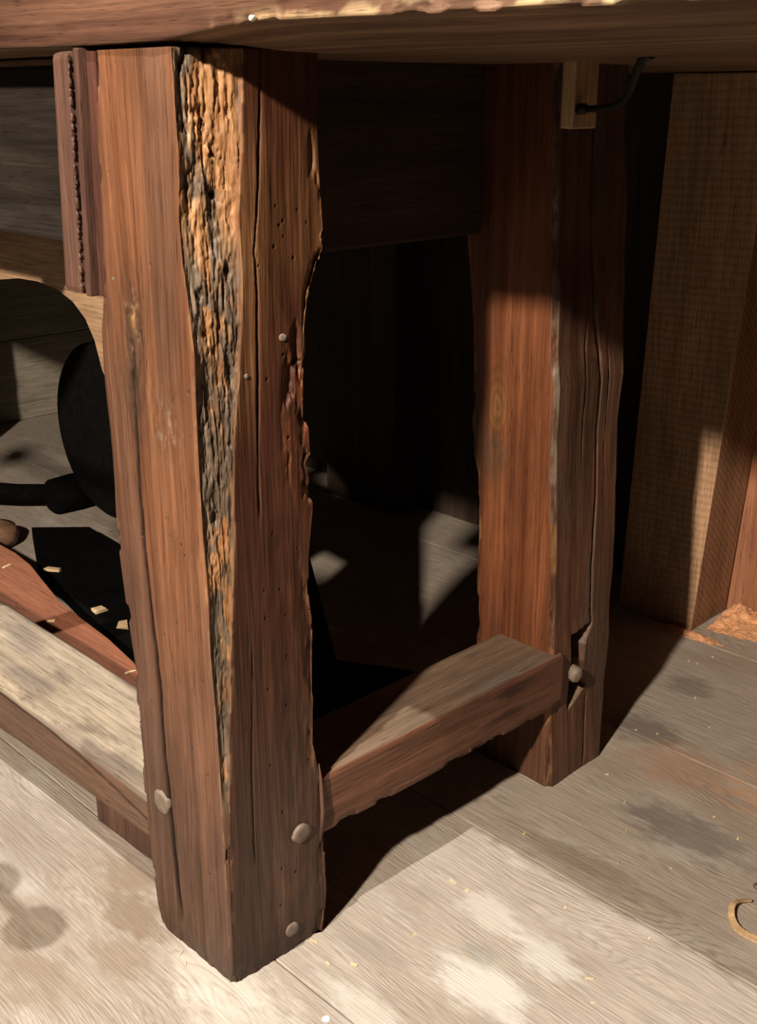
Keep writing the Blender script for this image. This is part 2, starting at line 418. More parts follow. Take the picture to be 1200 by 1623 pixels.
L1C = [(0.003, 0.0015), (0.073, 0.0018), (0.14, 0.0030), (0.191, 0.0065), (0.238, 0.0090), (0.262, 0.0112), (0.303, 0.0138), (0.349, 0.0174), (0.398, 0.0218), (0.441, 0.0246), (0.487, 0.0281), (0.513, 0.0328), (0.557, 0.0373), (0.587, 0.0388), (0.625, 0.0375), (0.661, 0.042), (0.701, 0.044), (0.72, 0.0449)]
L1D = [(0.002, 0.1015), (0.042, 0.1046), (0.102, 0.1029), (0.157, 0.0998), (0.194, 0.093), (0.297, 0.0956), (0.331, 0.0919), (0.363, 0.0927), (0.403, 0.0983), (0.434, 0.0966), (0.474, 0.0951), (0.503, 0.0965), (0.54, 0.0999), (0.567, 0.1043), (0.589, 0.1132), (0.616, 0.1126), (0.646, 0.1103), (0.68, 0.1088), (0.723, 0.1098)]

def crack(coord, z, path, z0, z1, w, seed):
    """0..1 profile of a split running up a face"""
    c = tab(path, z) + 0.0009*(fbm(z*60, z*0+seed, z*0, seed, 3)-0.5)*2
    ends = sst(z0, z0+0.03, z)*(1-sst(z1-0.03, z1, z))
    ww = w*(0.35+0.9*vnoise(z*18, z*0+seed, z*0, seed))
    return np.exp(-((coord-c)/ww)**2)*ends

def ring_samples(counts):
    S, F = [], []
    for i, c in enumerate(counts):
        S += [i]*c; F += list(np.arange(c)/c)
    return np.array(S), np.array(F)

def build_leg1():
    zs = np.linspace(0.0, 0.7292, 560)
    counts = (125, 56, 84, 22, 22)
    S, F = ring_samples(counts)
    Z = zs[:, None]+0*F[None, :]
    A = np.stack([tab(L1A, zs), 0*zs], -1); B = np.stack([tab(L1B, zs), 0*zs], -1)
    C = np.stack([0*zs, tab(L1C, zs)], -1); D = np.stack([0*zs, tab(L1D, zs)], -1)
    E = np.stack([tab(L1A, zs)+0.004, tab(L1D, zs)-0.003], -1)
    P = [A, B, C, D, E]
    X = np.zeros_like(Z); Y = np.zeros_like(Z); NX = np.zeros_like(Z); NY = np.zeros_like(Z)
    for i in range(5):
        a, b = P[i], P[(i+1) % 5]; sel = S == i; f = F[sel][None, :]
        X[:, sel] = a[:, :1]*(1-f)+b[:, :1]*f; Y[:, sel] = a[:, 1:]*(1-f)+b[:, 1:]*f
        d = b-a; L = np.linalg.norm(d, axis=1, keepdims=True)+1e-9
        NX[:, sel] = (d[:, 1:]/L)+0*f; NY[:, sel] = (-d[:, :1]/L)+0*f
    s = np.broadcast_to(S[None, :], Z.shape)
    fr = np.broadcast_to(F[None, :], Z.shape)
    disp = np.zeros_like(Z)
    chw = np.linalg.norm(C-B, axis=1)[:, None]          # chamfer width
    # gentle adze waviness and fibre relief everywhere
    disp += (fbm(X*25, Y*25, Z*8, 3, 3)-0.5)*0.0030
    disp += (fbm(X*420, Y*420, Z*14, 5, 3)-0.5)*0.0007
    # --- rotten sapwood strip on the chamfer
    core = (s == 1)*np.sin(np.pi*np.clip(fr, 0, 1))**0.45
    dec = core*sst(0.165, 0.20, Z)
    ridg = 1-np.abs(2*fbm(X*330+Z*9, Y*330, Z*26, 21, 4)-1)      # split fibres
    slab = 0.55*fbm(X*110+Z*5, Y*110, Z*17, 31, 4)+0.45*fbm(X*230, Y*230, Z*48, 33, 3)
    step = 0.6*np.floor(slab*9)/9+0.4*slab
    pit = sst(0.60, 0.80, fbm(X*170, Y*170, Z*75, 41, 3))
    deep = -0.0100*(0.62-step)*1.5 - 0.0050*(1-ridg) - 0.0048*pit + (fbm(X*700, Y*700, Z*240, 47, 2)-0.5)*0.0016
    disp += dec*(deep*np.clip(chw/0.03, 0.3, 1.1) - 0.0012)
    # lower, narrow part of the strip: small torn bits of arris
    ar = np.exp(-((X-0)**2+(Y-0.002)**2)/0.00003)*(1-sst(0.17, 0.21, Z))
    disp += -ar*(0.0006+0.0036*sst(0.62, 0.72, fbm(X*60, Y*60, Z*30, 51, 4)))
    # ragged back arris of the right face
    rag = np.where((s == 2), sst(0.80, 1.0, fr), 0)+np.where(s == 3, 1-sst(0.0, 0.35, fr), 0)
    rn = fbm(X*90, Y*90, Z*26, 61, 4)
    amt = 0.25+0.75*sst(0.30, 0.50, Z)*(1-sst(0.60, 0.70, Z))
    disp += -rag*(0.0070*sst(0.48, 0.66, rn))*amt
    rag2 = np.where(s == 2, sst(0.55, 0.8, fr), 0)*np.exp(-((Z-0.50)/0.06)**2)
    disp += -rag2*0.0045*sst(0.50, 0.62, fbm(X*130, Y*130, Z*32, 62, 4))
    # left arris nicks
    la = np.where(s == 0, 1-sst(0.0, 0.06, fr), 0)+np.where(s == 4, sst(0.8, 1, fr), 0)
    disp += -la*(0.0010+0.003*sst(0.55, 0.75, fbm(X*50, Y*50, Z*40, 63, 4)))
    # cracks
    cL = crack(X, Z, [(0.038, -0.0712), (0.107, -0.0764), (0.185, -0.0799), (0.256, -0.0802), (0.299, -0.0841), (0.353, -0.0866), (0.405, -0.088), (0.456, -0.0859), (0.495, -0.086), (0.523, -0.083), (0.56, -0.0905), (0.6, -0.083)], 0.02, 0.535, 0.0019, 71)*(s == 0)
    cR = crack(Y, Z, [(0.44, 0.047), (0.529, 0.0503), (0.569, 0.051), (0.599, 0.0497), (0.64, 0.0553), (0.689, 0.0586), (0.735, 0.0603)], 0.40, 0.76, 0.0010, 72)*(s == 2)
    cR2 = crack(Y, Z, [(0.12, 0.0285), (0.174, 0.0293), (0.22, 0.0302), (0.30, 0.0346)], 0.10, 0.31, 0.0006, 73)*(s == 2)
    cL2 = crack(X, Z, [(0.20, -0.052), (0.34, -0.066), (0.45, -0.068)], 0.22, 0.30, 0.0005, 74)*(s == 0)
    crack_shade = crack(X+0.0008, Z, [(0.038, -0.0712), (0.107, -0.0764), (0.185, -0.0799), (0.256, -0.0802), (0.299, -0.0841), (0.353, -0.0866), (0.405, -0.088), (0.456, -0.0859), (0.495, -0.086), (0.523, -0.083), (0.56, -0.0905), (0.6, -0.083)], 0.02, 0.535, 0.0028, 71)*(s == 0)  # colour mask only: shade painted wider than the crack itself
    disp += -0.0060*cL-0.004*cR-0.0025*cR2-0.002*cL2
    # step in the left face where a long splinter came away beside the crack
    st = 0.25*(s == 0)*sst(0.0, 0.0012, X-tab([(0.0, -0.062), (0.20, -0.072), (0.27, -0.0745), (0.35, -0.0845), (0.45, -0.0845)], Z))*(1-sst(0.262, 0.268, Z))*sst(0.10, 0.2, Z)
    disp += -0.0012*st
    # knot on the left face
    k1 = np.exp(-(((X+0.0805)/0.0085)**2+((Z-0.547)/0.022)**2))*(s == 0)
    k2 = np.exp(-(((X+0.0845)/0.013)**2+((Z-0.505)/0.030)**2))*(s == 0)
    disp += -0.0045*k1*sst(0.35, 0.65, fbm(X*200, Y*200, Z*110, 81, 4))
    disp += k2*(fbm(X*230, Y*230, Z*120, 82, 4)-0.5)*0.0026
    k3 = np.exp(-(((X+0.045)/0.014)**2+((Z-0.475)/0.022)**2))*(s == 0)
    disp += k3*(fbm(X*230, Y*230, Z*160, 83, 4)-0.55)*0.0018
    # base erosion
    disp += -0.003*(1-sst(0.0, 0.012+0.02*fbm(X*60, Y*60, Z*0, 91, 3), Z))*fbm(X*120, Y*120, Z*90, 92, 3)
    # worm holes
    r = np.random.default_rng(5)
    holes = np.zeros_like(Z)
    for _ in range(60):
        hz = r.uniform(0.05, 0.72)
        if r.random() < 0.55:
            hy = r.uniform(0.045, 0.1); holes += (s == 2)*(((Y-hy)**2+(Z-hz)**2) < 0.0007**2)
        else:
            hx = r.uniform(-0.10, -0.01); holes += (s == 0)*(((X-hx)**2+(Z-hz)**2) < 0.0007**2)
    holes = np.clip(holes, 0, 1); disp += -0.0025*holes
    V = np.stack([X+NX*disp, Y+NY*disp, Z], -1)
    # ---------------- own colour of the wood, with shade painted into the left crack
    c_l = np.array([0.295, 0.135, 0.068]); c_l2 = np.array([0.215, 0.110, 0.066]); c_gr = np.array([0.150, 0.094, 0.070])
    c_r = np.array([0.150, 0.058, 0.031]); c_r2 = np.array([0.285, 0.138, 0.062])
    t1 = fbm(X*30, Y*30, Z*3.0, 101, 4)[..., None]
    col = c_l2+(c_l-c_l2)*sst(0.35, 0.65, t1)
    low = (1-sst(0.05, 0.42, Z+0.25*(fbm(X*14, Y*14, Z*6, 102, 3)-0.5)))[..., None]
    col = col+(c_gr-col)*low*0.60
    rightf = ((s == 2) | (s == 3))[..., None]
    cr = c_r+(c_r2-c_r)*sst(0.40, 0.68, fbm(X*26, Y*26, Z*5, 103, 4)*0.75+0.30*np.exp(-((Z-0.62)/0.09)**2)-0.02)[..., None]
    cr = cr+(np.array([0.125, 0.076, 0.056])-cr)*low*0.70
    col = np.where(rightf, cr, col)
    # golden, bark-grey and brown patches of the decayed strip
    dm = (np.clip(core*1.6, 0, 1)*sst(0.155, 0.19, Z))[..., None]
    d1 = fbm(X*60+2, Y*60, Z*16, 111, 5)
    goldz = 0.20*np.exp(-((Z-0.67)/0.06)**2)+0.10*np.exp(-((Z-0.49)/0.035)**2)+0.10*np.exp(-((Z-0.41)/0.03)**2)*sst(.4, .8, fr)-0.035-0.10*(Z < 0.40)
    d1 = 0.5+(0.78*(d1-0.5)+0.22*(fbm(X*170, Y*170, Z*40, 115, 3)-0.5))*1.35
    gold = sst(0.52, 0.60, d1+goldz)
    gold = np.maximum(gold, sst(0.60, 0.78, fr)*np.exp(-((Z-0.645)/0.045)**4)*(s == 1))
    gold = np.maximum(gold, 0.45*sst(0.60, 0.68, fbm(X*210, Y*210, Z*55, 113, 3)))[..., None]
    og = fbm(X*120, Y*120, Z*40, 114, 3)[..., None]
    bark = np.array([0.215, 0.165, 0.115])*(0.35+1.2*fbm(X*300, Y*300, Z*70, 112, 4)[..., None])
    gc = np.array([0.62, 0.38, 0.165])*og+np.array([0.46, 0.215, 0.095])*(1-og)
    dcol = bark+(gc-bark)*gold
    col = col+(dcol-col)*dm
    # bright torn slivers along both strip borders and the back arris
    lip = np.where(s == 0, np.exp(-((1-fr)*0.11/0.0016)**2), 0)+np.where(s == 2, np.exp(-(fr*0.08/0.0018)**2), 0)
    lip = (lip*sst(0.50, 0.62, fbm(X*90, Y*90, Z*70, 121, 3)))[..., None]
    col = col+(np.array([0.50, 0.31, 0.15])-col)*lip*0.8
    rr = (rag*sst(0.46, 0.56, rn)*sst(0.45, 0.6, fbm(X*200, Y*200, Z*60, 122, 3))*amt)[..., None]
    col = col+(np.array([0.55, 0.34, 0.15])-col)*np.clip(rr, 0, 1)*0.9
    r2 = (rag2*sst(0.5, 0.62, fbm(X*160, Y*160, Z*50, 123, 3)))[..., None]
    col = col+(np.array([0.40, 0.13, 0.05])-col)*r2*0.8
    col = col*(1-0.88*np.clip(crack_shade*1.15+cR+cR2*0.7+cL2*0.5+holes, 0, 1))[..., None]  # left crack carries painted shade; other splits and holes darkened as well
    kk = np.clip(k1*1.2+k2*0.8, 0, 1)[..., None]
    col = col+(np.array([0.15, 0.115, 0.085])-col)*kk*0.75*(0.4+fbm(X*150, Y*150, Z*80, 131, 3)[..., None])
    k1c = (np.exp(-(((X+0.0800)/0.0035)**2+((Z-0.549)/0.009)**2))*(s == 0))[..., None]
    col = col+(np.array([0.62, 0.36, 0.16])-col)*k1c
    rings = np.exp(-(((X+0.0815)/0.02)**2+((Z-0.53)/0.06)**2))*(s == 0)
    rad = np.sqrt(((X+0.0815)/0.017)**2+((Z-0.535)/0.06)**2)
    col = col*(1-0.30*rings*(0.5+0.5*np.sin(rad*16)))[..., None]
    sc = (k3*sst(0.55, 0.62, fbm(X*300, Y*300, Z*150, 132, 3)))[..., None]
    col = col+(np.array([0.42, 0.36, 0.28])-col)*sc*0.7
    # flame figure on the right face (nested arches near the foot) and darkening towards the foot
    rad2 = np.sqrt(((Y-0.068)/0.018)**2+((Z-0.20)/0.09)**2)
    col = col*(1-0.28*(s == 2)*np.exp(-(rad2/2.2)**2)*(0.5+0.5*np.sin(rad2*15)))[..., None]
    foot_dark = (1-sst(0.0, 0.05, Z+0.04*(fbm(X*80, Y*80, Z*60, 141, 3)-0.5)))[..., None]
    col = col*(1-0.35*foot_dark)
    col = col*(0.86+0.28*fbm(X*9, Y*9, Z*9, 142, 4)[..., None])
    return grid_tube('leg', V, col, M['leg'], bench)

leg1 = build_leg1()
leg1['label'] = 'front leg with a wide strip of rotten golden and grey sapwood on its corner'
disc_peg('peg', (-0.089, -0.0005, 0.138), (0, -1, 0), 0.0105, 0.0022, M['peg2'], leg1, 1.05, 1)
disc_peg('peg', (0.0005, 0.0777, 0.114), (1, 0, 0), 0.0098, 0.0018, M['peg'], leg1, 0.85, 2)
disc_peg('peg', (0.0000, 0.0642, 0.0225), (1, 0, 0), 0.0072, 0.0018, M['peg'], leg1, 0.9, 3)
disc_peg('nail_head', (0.0000, 0.0725, 0.537), (1, 0, 0), 0.0034, 0.0012, M['peg2'], leg1, 0.8, 4)
disc_peg('nail_head', (0.0000, 0.0390, 0.514), (1, 0, 0), 0.0017, 0.0007, M['peg2'], leg1, 1, 5)
disc_peg('nail_head', (-0.1030, 0.0, 0.575), (0, -1, 0), 0.0017, 0.0007, M['peg2'], leg1, 1, 6)

# ---- rear leg of the same end; leans slightly to the left going up
L2A = [(0.0, -0.110), (0.149, -0.1114), (0.208, -0.1136), (0.26, -0.1129), (0.329, -0.1165), (0.348, -0.1243), (0.388, -0.1276), (0.428, -0.1264), (0.48, -0.1284), (0.524, -0.1334), (0.554, -0.1378), (0.596, -0.1427), (0.644, -0.1451), (0.684, -0.1441), (0.718, -0.1412)]
L2C = [(-0.0, -0.0016), (0.089, -0.0079), (0.15, -0.0061), (0.184, -0.01), (0.254, -0.0113), (0.384, -0.0198), (0.435, -0.0190), (0.47, -0.0239), (0.518, -0.0253), (0.564, -0.03), (0.674, -0.0337), (0.717, -0.0358)]
L2D = [(0.007, 0.516), (0.074, 0.5231), (0.105, 0.5244), (0.15, 0.5239), (0.222, 0.5293), (0.293, 0.5299), (0.395, 0.5314), (0.46, 0.5364), (0.541, 0.5361), (0.596, 0.5379), (0.673, 0.5272), (0.718, 0.5303)]
GRV = [(0.00, 0.485), (0.07, 0.4885), (0.168, 0.4925), (0.233, 0.4895), (0.302, 0.493), (0.402, 0.4943), (0.466, 0.4934), (0.51, 0.4848), (0.588, 0.4805), (0.735, 0.4791)]

def build_leg2():
    zs = np.linspace(0.0, 0.7292, 460)
    counts = (60, 8, 84, 16, 16)
    S, F = ring_samples(counts)
    Z = zs[:, None]+0*F[None, :]
    ax, cxx, dy = tab(L2A, zs), tab(L2C, zs), tab(L2D, zs)
    y0 = 0.4225
    A = np.stack([ax, y0+0*zs], -1); B = np.stack([cxx-0.0035, y0+0*zs], -1); C = np.stack([cxx, y0+0.0045+0*zs], -1)
    D = np.stack([cxx-0.002, dy], -1); E = np.stack([ax, dy], -1)
    P = [A, B, C, D, E]
    X = np.zeros_like(Z); Y = np.zeros_like(Z); NX = np.zeros_like(Z); NY = np.zeros_like(Z)
    for i in range(5):
        a, b = P[i], P[(i+1) % 5]; sel = S == i; f = F[sel][None, :]
        X[:, sel] = a[:, :1]*(1-f)+b[:, :1]*f; Y[:, sel] = a[:, 1:]*(1-f)+b[:, 1:]*f
        d = b-a; L = np.linalg.norm(d, axis=1, keepdims=True)+1e-9
        NX[:, sel] = (d[:, 1:]/L)+0*f; NY[:, sel] = (-d[:, :1]/L)+0*f
    s = np.broadcast_to(S[None, :], Z.shape); fr = np.broadcast_to(F[None, :], Z.shape)
    disp = (fbm(X*25, Y*25, Z*8, 203, 3)-0.5)*0.003+(fbm(X*420, Y*420, Z*14, 205, 3)-0.5)*0.0006
    # long split up the right face, widening into a slot and bevelled pocket at the foot
    gy = tab(GRV, Z)+0.0008*(fbm(Z*50, Z*0, Z*0, 211, 3)-0.5)
    up_ = sst(0.165, 0.175, Z)
    gw = np.where(Z > 0.17, 0.0016+0.0007*vnoise(Z*14, Z*0, Z*0, 212), 0.0011)
    gw = gw*np.where(Z > 0.53, 1.25, 1)
    groove = (s == 2)*(np.exp(-((Y-gy)/gw)**4))*np.where((Z > 0.085) & (Z < 0.17), 0, 1)*sst(0.0, 0.02, Z)
    yl = 0.4565+0.0015*(vnoise(Z*60, Z*0, Z*0, 213)-0.5)
    yr = tab([(0.08, 0.486), (0.10, 0.488), (0.115, 0.4845), (0.13, 0.4785), (0.15, 0.4790), (0.16, 0.485), (0.17, 0.4935)], Z)
    ztop = 0.1665+0.0035*sst(0.456, 0.49, Y)
    pocket = (s == 2)*sst(-0.0006, 0.0006, Y-yl)*sst(-0.0006, 0.0006, yr-Y)*(1-sst(-0.0012, 0.0012, Z-ztop))
    # floor of the pocket rises as a lit bevel: deep at its upper side, flush at the lower lip
    zlip = 0.0810+(Y-0.4565)*0.55
    pk = pocket*sst(-0.0004, 0.0012, Z-zlip)
    disp += -0.0075*groove-0.028*pk
    gl = (s == 2)*sst(0.0, 0.0014, Y-tab([(0, 0.474), (0.09, 0.4800)], Z))*0
    cA = crack(Y, Z, [(0.25, 0.466), (0.45, 0.470), (0.53, 0.476)], 0.34, 0.55, 0.0007, 221)*(s == 2)
    cB = crack(Y, Z, [(0.28, 0.507), (0.50, 0.510)], 0.28, 0.52, 0.0006, 222)*(s == 2)
    cC = crack(X, Z, [(0.3, -0.072), (0.5, -0.078)], 0.30, 0.52, 0.0005, 223)*(s == 0)
    cD = crack(X, Z, [(0.13, -0.074), (0.32, -0.078)], 0.14, 0.30, 0.0005, 224)*(s == 0)
    disp += -0.003*cA-0.002*cB-0.0016*cC-0.0014*cD
    # worn arris between the two faces and ragged left arris
    disp += -np.where(s == 1, 1, 0)*0.0024*sst(0.4, 0.65, fbm(X*70, Y*70, Z*30, 231, 4))
    la = np.where(s == 0, 1-sst(0.0, 0.07, fr), 0)+np.where(s == 4, sst(0.75, 1, fr), 0)
    disp += -la*(0.0008+0.0045*sst(0.50, 0.68, fbm(X*60, Y*60, Z*28, 232, 4)))
    disp += np.where(s == 3, 1-sst(0, .3, fr), 0)*-0.003*sst(0.5, 0.7, fbm(X*60, Y*60, Z*20, 233, 3))
    V = np.stack([X+NX*disp, Y+NY*disp, Z], -1)
    cf = np.array([0.270, 0.100, 0.042]); cf2 = np.array([0.180, 0.066, 0.032])
    t1 = fbm(X*34, Y*34, Z*3, 241, 4)[..., None]
    front = cf2+(cf-cf2)*sst(0.35, 0.65, t1)
    front = front+(np.array([0.20, 0.11, 0.07])-front)*((1-sst(0.03, 0.16, Z))[..., None])*0.8
    side = np.array([0.165, 0.098, 0.066])*(0.75+0.5*fbm(X*30, Y*30, Z*4, 242, 4)[..., None])
    redd = (sst(0.48, 0.62, fbm(X*20+5, Y*20, Z*6, 243, 3)))[..., None]
    side = side+(np.array([0.205, 0.088, 0.050])-side)*redd*0.6
    col = np.where((s == 0)[..., None], front, side)
    # knot, waterfall figure and the smeared grey mark below it
    kd = np.sqrt(((X+0.093)/0.008)**2+((Z-0.405)/0.018)**2)
    kin = (np.exp(-(kd/1.1)**2)*(s == 0))[..., None]
    col = col+(np.array([0.36, 0.19, 0.065])-col)*kin
    col = col*(1-0.30*(np.exp(-(kd/3)**2)*(0.5+0.5*np.sin(kd*9))*(s == 0)))[..., None]
    gm = np.exp(-(((X+0.098)/0.017)**2+((Z-0.355)/0.026)**2)**1.5)*(s == 0)
    gm = (gm*sst(0.25, 0.5, fbm(X*60, Y*60, Z*40, 251, 3)))[..., None]
    col = col+(np.array([0.135, 0.085, 0.045])-col)*gm*0.8
    dk = (np.exp(-((kd/0.55)**2))*(s == 0)*sst(0.5, 0.6, fbm(X*200, Y*200, Z*90, 252, 3)))[..., None]
    col = col*(1-0.7*dk)
    # dark smudge high on the right face
    bu = (np.exp(-(((Y-0.455)/0.03)**2+((Z-0.53)/0.045)**2))*(s == 2))[..., None]
    col = col*(1-0.55*bu)
    ed = np.where(s == 1, 0.9, 0)+np.where(s == 2, 0.5*np.exp(-(fr*0.1/0.002)**2), 0)
    ed = (ed*sst(0.42, 0.6, fbm(X*90, Y*90, Z*34, 253, 4)))[..., None]
    pale = np.where((Z > 0.30)[..., None], np.array([0.27, 0.22, 0.17]), np.array([0.42, 0.24, 0.10]))
    col = col+(pale-col)*ed
    le = (la*sst(0.45, 0.62, fbm(X*120, Y*120, Z*45, 254, 4)))[..., None]
    col = col+(np.array([0.42, 0.26, 0.11])-col)*le*0.9
    pl = ((s == 2)*sst(-0.001, 0.001, Y-yl)*sst(-0.001, 0.001, 0.484-Y)*np.exp(-((Z-zlip)/0.0022)**2))[..., None]
    col = col+(np.array([0.30, 0.22, 0.14])-col)*pl
    col = col*(1-0.7*np.clip(groove+cA+cB*0.7+cC*0.6+cD*0.6, 0, 1))[..., None]
    col = col*(0.86+0.28*fbm(X*9, Y*9, Z*9, 255, 4)[..., None])
    return grid_tube('leg', V, col, M['leg'], bench)
leg2 = build_leg2()
leg2['label'] = 'rear leg with a long split and a slot near its foot'
disc_peg('peg', (-0.004, 0.4593, 0.124), (1, -0.15, 0), 0.0072, 0.006, M['peg2'], leg2, 1.35, 8)

# the two legs of the far end, outside the picture to the left
for src, nm in ((leg1, 'front'), (leg2, 'rear')):
    c = src.copy(); COL.objects.link(c); c.parent = bench; c.location.x = -1.56
    c['label'] = 'plain far leg at the other end of the bench'

# ---- beams with tinted, displaced skins (along X or Y)
def beam(name, axis, a, b, c0, c1, z0f, z1f, nL, mat, colf, dispf, cnt=(34, 22, 34, 22)):
    """axis 'X': length a..b, cross section y in c0..c1; axis 'Y': length a..b, cross section x in c0..c1"""
    L = np.linspace(a, b, nL); S, F = ring_samples(cnt)
    T = L[:, None]+0*F[None, :]
    z0, z1 = z0f(L), z1f(L)
    c0v, c1v = c0+0*L, c1+0*L
    q = [np.stack([c0v, z1], -1), np.stack([c1v, z1], -1), np.stack([c1v, z0], -1), np.stack([c0v, z0], -1)]
    # faces: 0 top, 1 c1 side, 2 bottom, 3 c0 side
    U = np.zeros_like(T); Z = np.zeros_like(T); NU = np.zeros_like(T); NZ = np.zeros_like(T)
    nr = [(0, 1), (1, 0), (0, -1), (-1, 0)]
    for i in range(4):
        p, r = q[i], q[(i+1) % 4]; sel = S == i; f = F[sel][None, :]
        U[:, sel] = p[:, :1]*(1-f)+r[:, :1]*f; Z[:, sel] = p[:, 1:]*(1-f)+r[:, 1:]*f
        NU[:, sel] = nr[i][0]; NZ[:, sel] = nr[i][1]
    s = np.broadcast_to(S[None, :], T.shape); fr = np.broadcast_to(F[None, :], T.shape)
    ce = np.zeros_like(T)                                # distance-like measure to the nearest arris
    rd = np.minimum(fr, 1-fr)
    d = dispf(T, U, Z, s, fr)
    rnd = 0.0022*np.exp(-(rd/0.05)**2)
    cu, cz = (c0+c1)/2, (z0[:, None]+z1[:, None])/2
    U2 = U+NU*d-np.sign(U-cu)*rnd; Z2 = Z+NZ*d-np.sign(Z-cz)*rnd
    V = np.stack([T, U2, Z2], -1) if axis == 'X' else np.stack([U2, T, Z2], -1)
    if axis == 'X': V = V[:, ::-1]
    col = colf(T, U, Z, s, fr)
    if axis == 'X': col = col[:, ::-1]
    o = grid_tube(name, V, col, mat, bench)
    bm = bmesh.new(); bm.from_mesh(o.data); bmesh.ops.recalc_face_normals(bm, faces=bm.faces); bm.to_mesh(o.data); bm.free()
    return o

def sx_disp(T, U, Z, s, fr):
    d = (fbm(T*6, U*25, Z*25, 303, 3)-0.5)*0.005+(fbm(T*12, U*380, Z*380, 304, 3)-0.5)*0.0008
    # crack below the front arris of the long stretcher, then running down the front face
    zc = tab([(-1.6, 0.118), (-0.42, 0.1200), (-0.30, 0.1215), (-0.235, 0.1185), (-0.19, 0.113), (-0.12, 0.103)], T)+0.001*(fbm(T*70, T*0, T*0, 305, 3)-0.5)
    c = (s == 3)*np.exp(-((Z-zc)/0.0016)**2)
    d += -0.004*c
    d += -0.003*np.where(s == 3, 1-0*fr, 0)*sst(0.0, 0.002, zc-Z)*0.6
    d += -0.0045*np.where((s == 0), 1-sst(0, 0.10, fr), 0)*sst(0.5, 0.7, fbm(T*30, U*60, Z*60, 306, 4))
    return d
def sx_col(T, U, Z, s, fr):
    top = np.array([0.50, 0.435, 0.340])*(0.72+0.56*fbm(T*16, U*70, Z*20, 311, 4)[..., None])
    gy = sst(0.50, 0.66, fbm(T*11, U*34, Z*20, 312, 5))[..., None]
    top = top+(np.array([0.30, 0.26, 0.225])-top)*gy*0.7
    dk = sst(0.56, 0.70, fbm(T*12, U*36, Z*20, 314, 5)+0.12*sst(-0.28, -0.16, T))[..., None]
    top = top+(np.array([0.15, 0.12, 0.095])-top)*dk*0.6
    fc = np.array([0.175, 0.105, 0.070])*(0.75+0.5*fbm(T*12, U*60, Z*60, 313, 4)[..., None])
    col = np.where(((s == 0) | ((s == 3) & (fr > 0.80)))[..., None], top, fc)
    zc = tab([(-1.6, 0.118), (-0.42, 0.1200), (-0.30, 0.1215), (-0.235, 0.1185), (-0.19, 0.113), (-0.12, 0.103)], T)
    c = ((s == 3)*np.exp(-((Z-zc)/0.0024)**2))[..., None]  # shade painted into the split, wider than its groove
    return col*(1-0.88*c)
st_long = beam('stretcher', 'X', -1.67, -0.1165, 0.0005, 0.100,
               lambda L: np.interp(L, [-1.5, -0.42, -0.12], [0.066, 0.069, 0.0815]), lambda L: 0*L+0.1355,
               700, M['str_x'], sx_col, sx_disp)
st_long['label'] = 'long stretcher running left from the front leg, pale scuffed top'

def sy_disp(T, U, Z, s, fr):
    d = (fbm(T*10, U*25, Z*25, 323, 3)-0.5)*0.003+(fbm(T*14, U*380, Z*380, 324, 3)-0.5)*0.0007
    bot = np.where(s == 2, 1-sst(0.0, 0.25, fr), 0)+np.where(s == 1, sst(0.82, 1.0, fr), 0)
    d += -bot*0.004*sst(0.45, 0.62, fbm(T*45, U*70, Z*70, 325, 4))
    return d
def sy_col(T, U, Z, s, fr):
    top = np.array([0.235, 0.170, 0.122])*(0.75+0.5*fbm(T*9, U*60, Z*30, 331, 4)[..., None])
    fc = np.array([0.190, 0.090, 0.055])*(0.75+0.5*fbm(T*9, U*60, Z*60, 333, 4)[..., None])
    dk = (sst(0.5, 0.6, fbm(T*14, U*60, Z*110, 334, 4))*np.exp(-((T-0.345)/0.05)**2))[..., None]
    fc = fc*(1-0.6*dk)
    gz = (np.exp(-((T-0.345)/0.04)**2)*np.exp(-((U+0.01)/0.012)**2))[..., None]
    top = top+(np.array([0.19, 0.17, 0.15])-top)*gz*0.7
    col = np.where((s == 0)[..., None], top, fc)
    bot = np.where(s == 1, sst(0.88, 1.0, fr), 0)*sst(0.5, 0.6, fbm(T*45, U*70, Z*70, 325, 4))
    return col+(np.array([0.38, 0.19, 0.075])-col)*np.clip(bot, 0, 1)[..., None]*0.8
st_short = beam('stretcher', 'Y', 0.0955, 0.436, -0.0835, -0.0025,
                lambda L: 0*L+np.interp(L, [0.1, 0.42], [0.0965, 0.0935]), lambda L: 0*L+0.1570,
                360, M['str_y'], sy_col, sy_disp)
st_short['label'] = 'short stretcher joining the front leg to the rear leg'

# torn splinter of wood standing where the short stretcher enters the front leg
tube('splinter', [(-0.0005, 0.0985, 0.095), (0.0015, 0.1005, 0.125), (0.0005, 0.0995, 0.158), (-0.001, 0.0990, 0.172)], [0.0010, 0.0020, 0.0015, 0.0005], M['strip'], leg1, 8, 0.6)

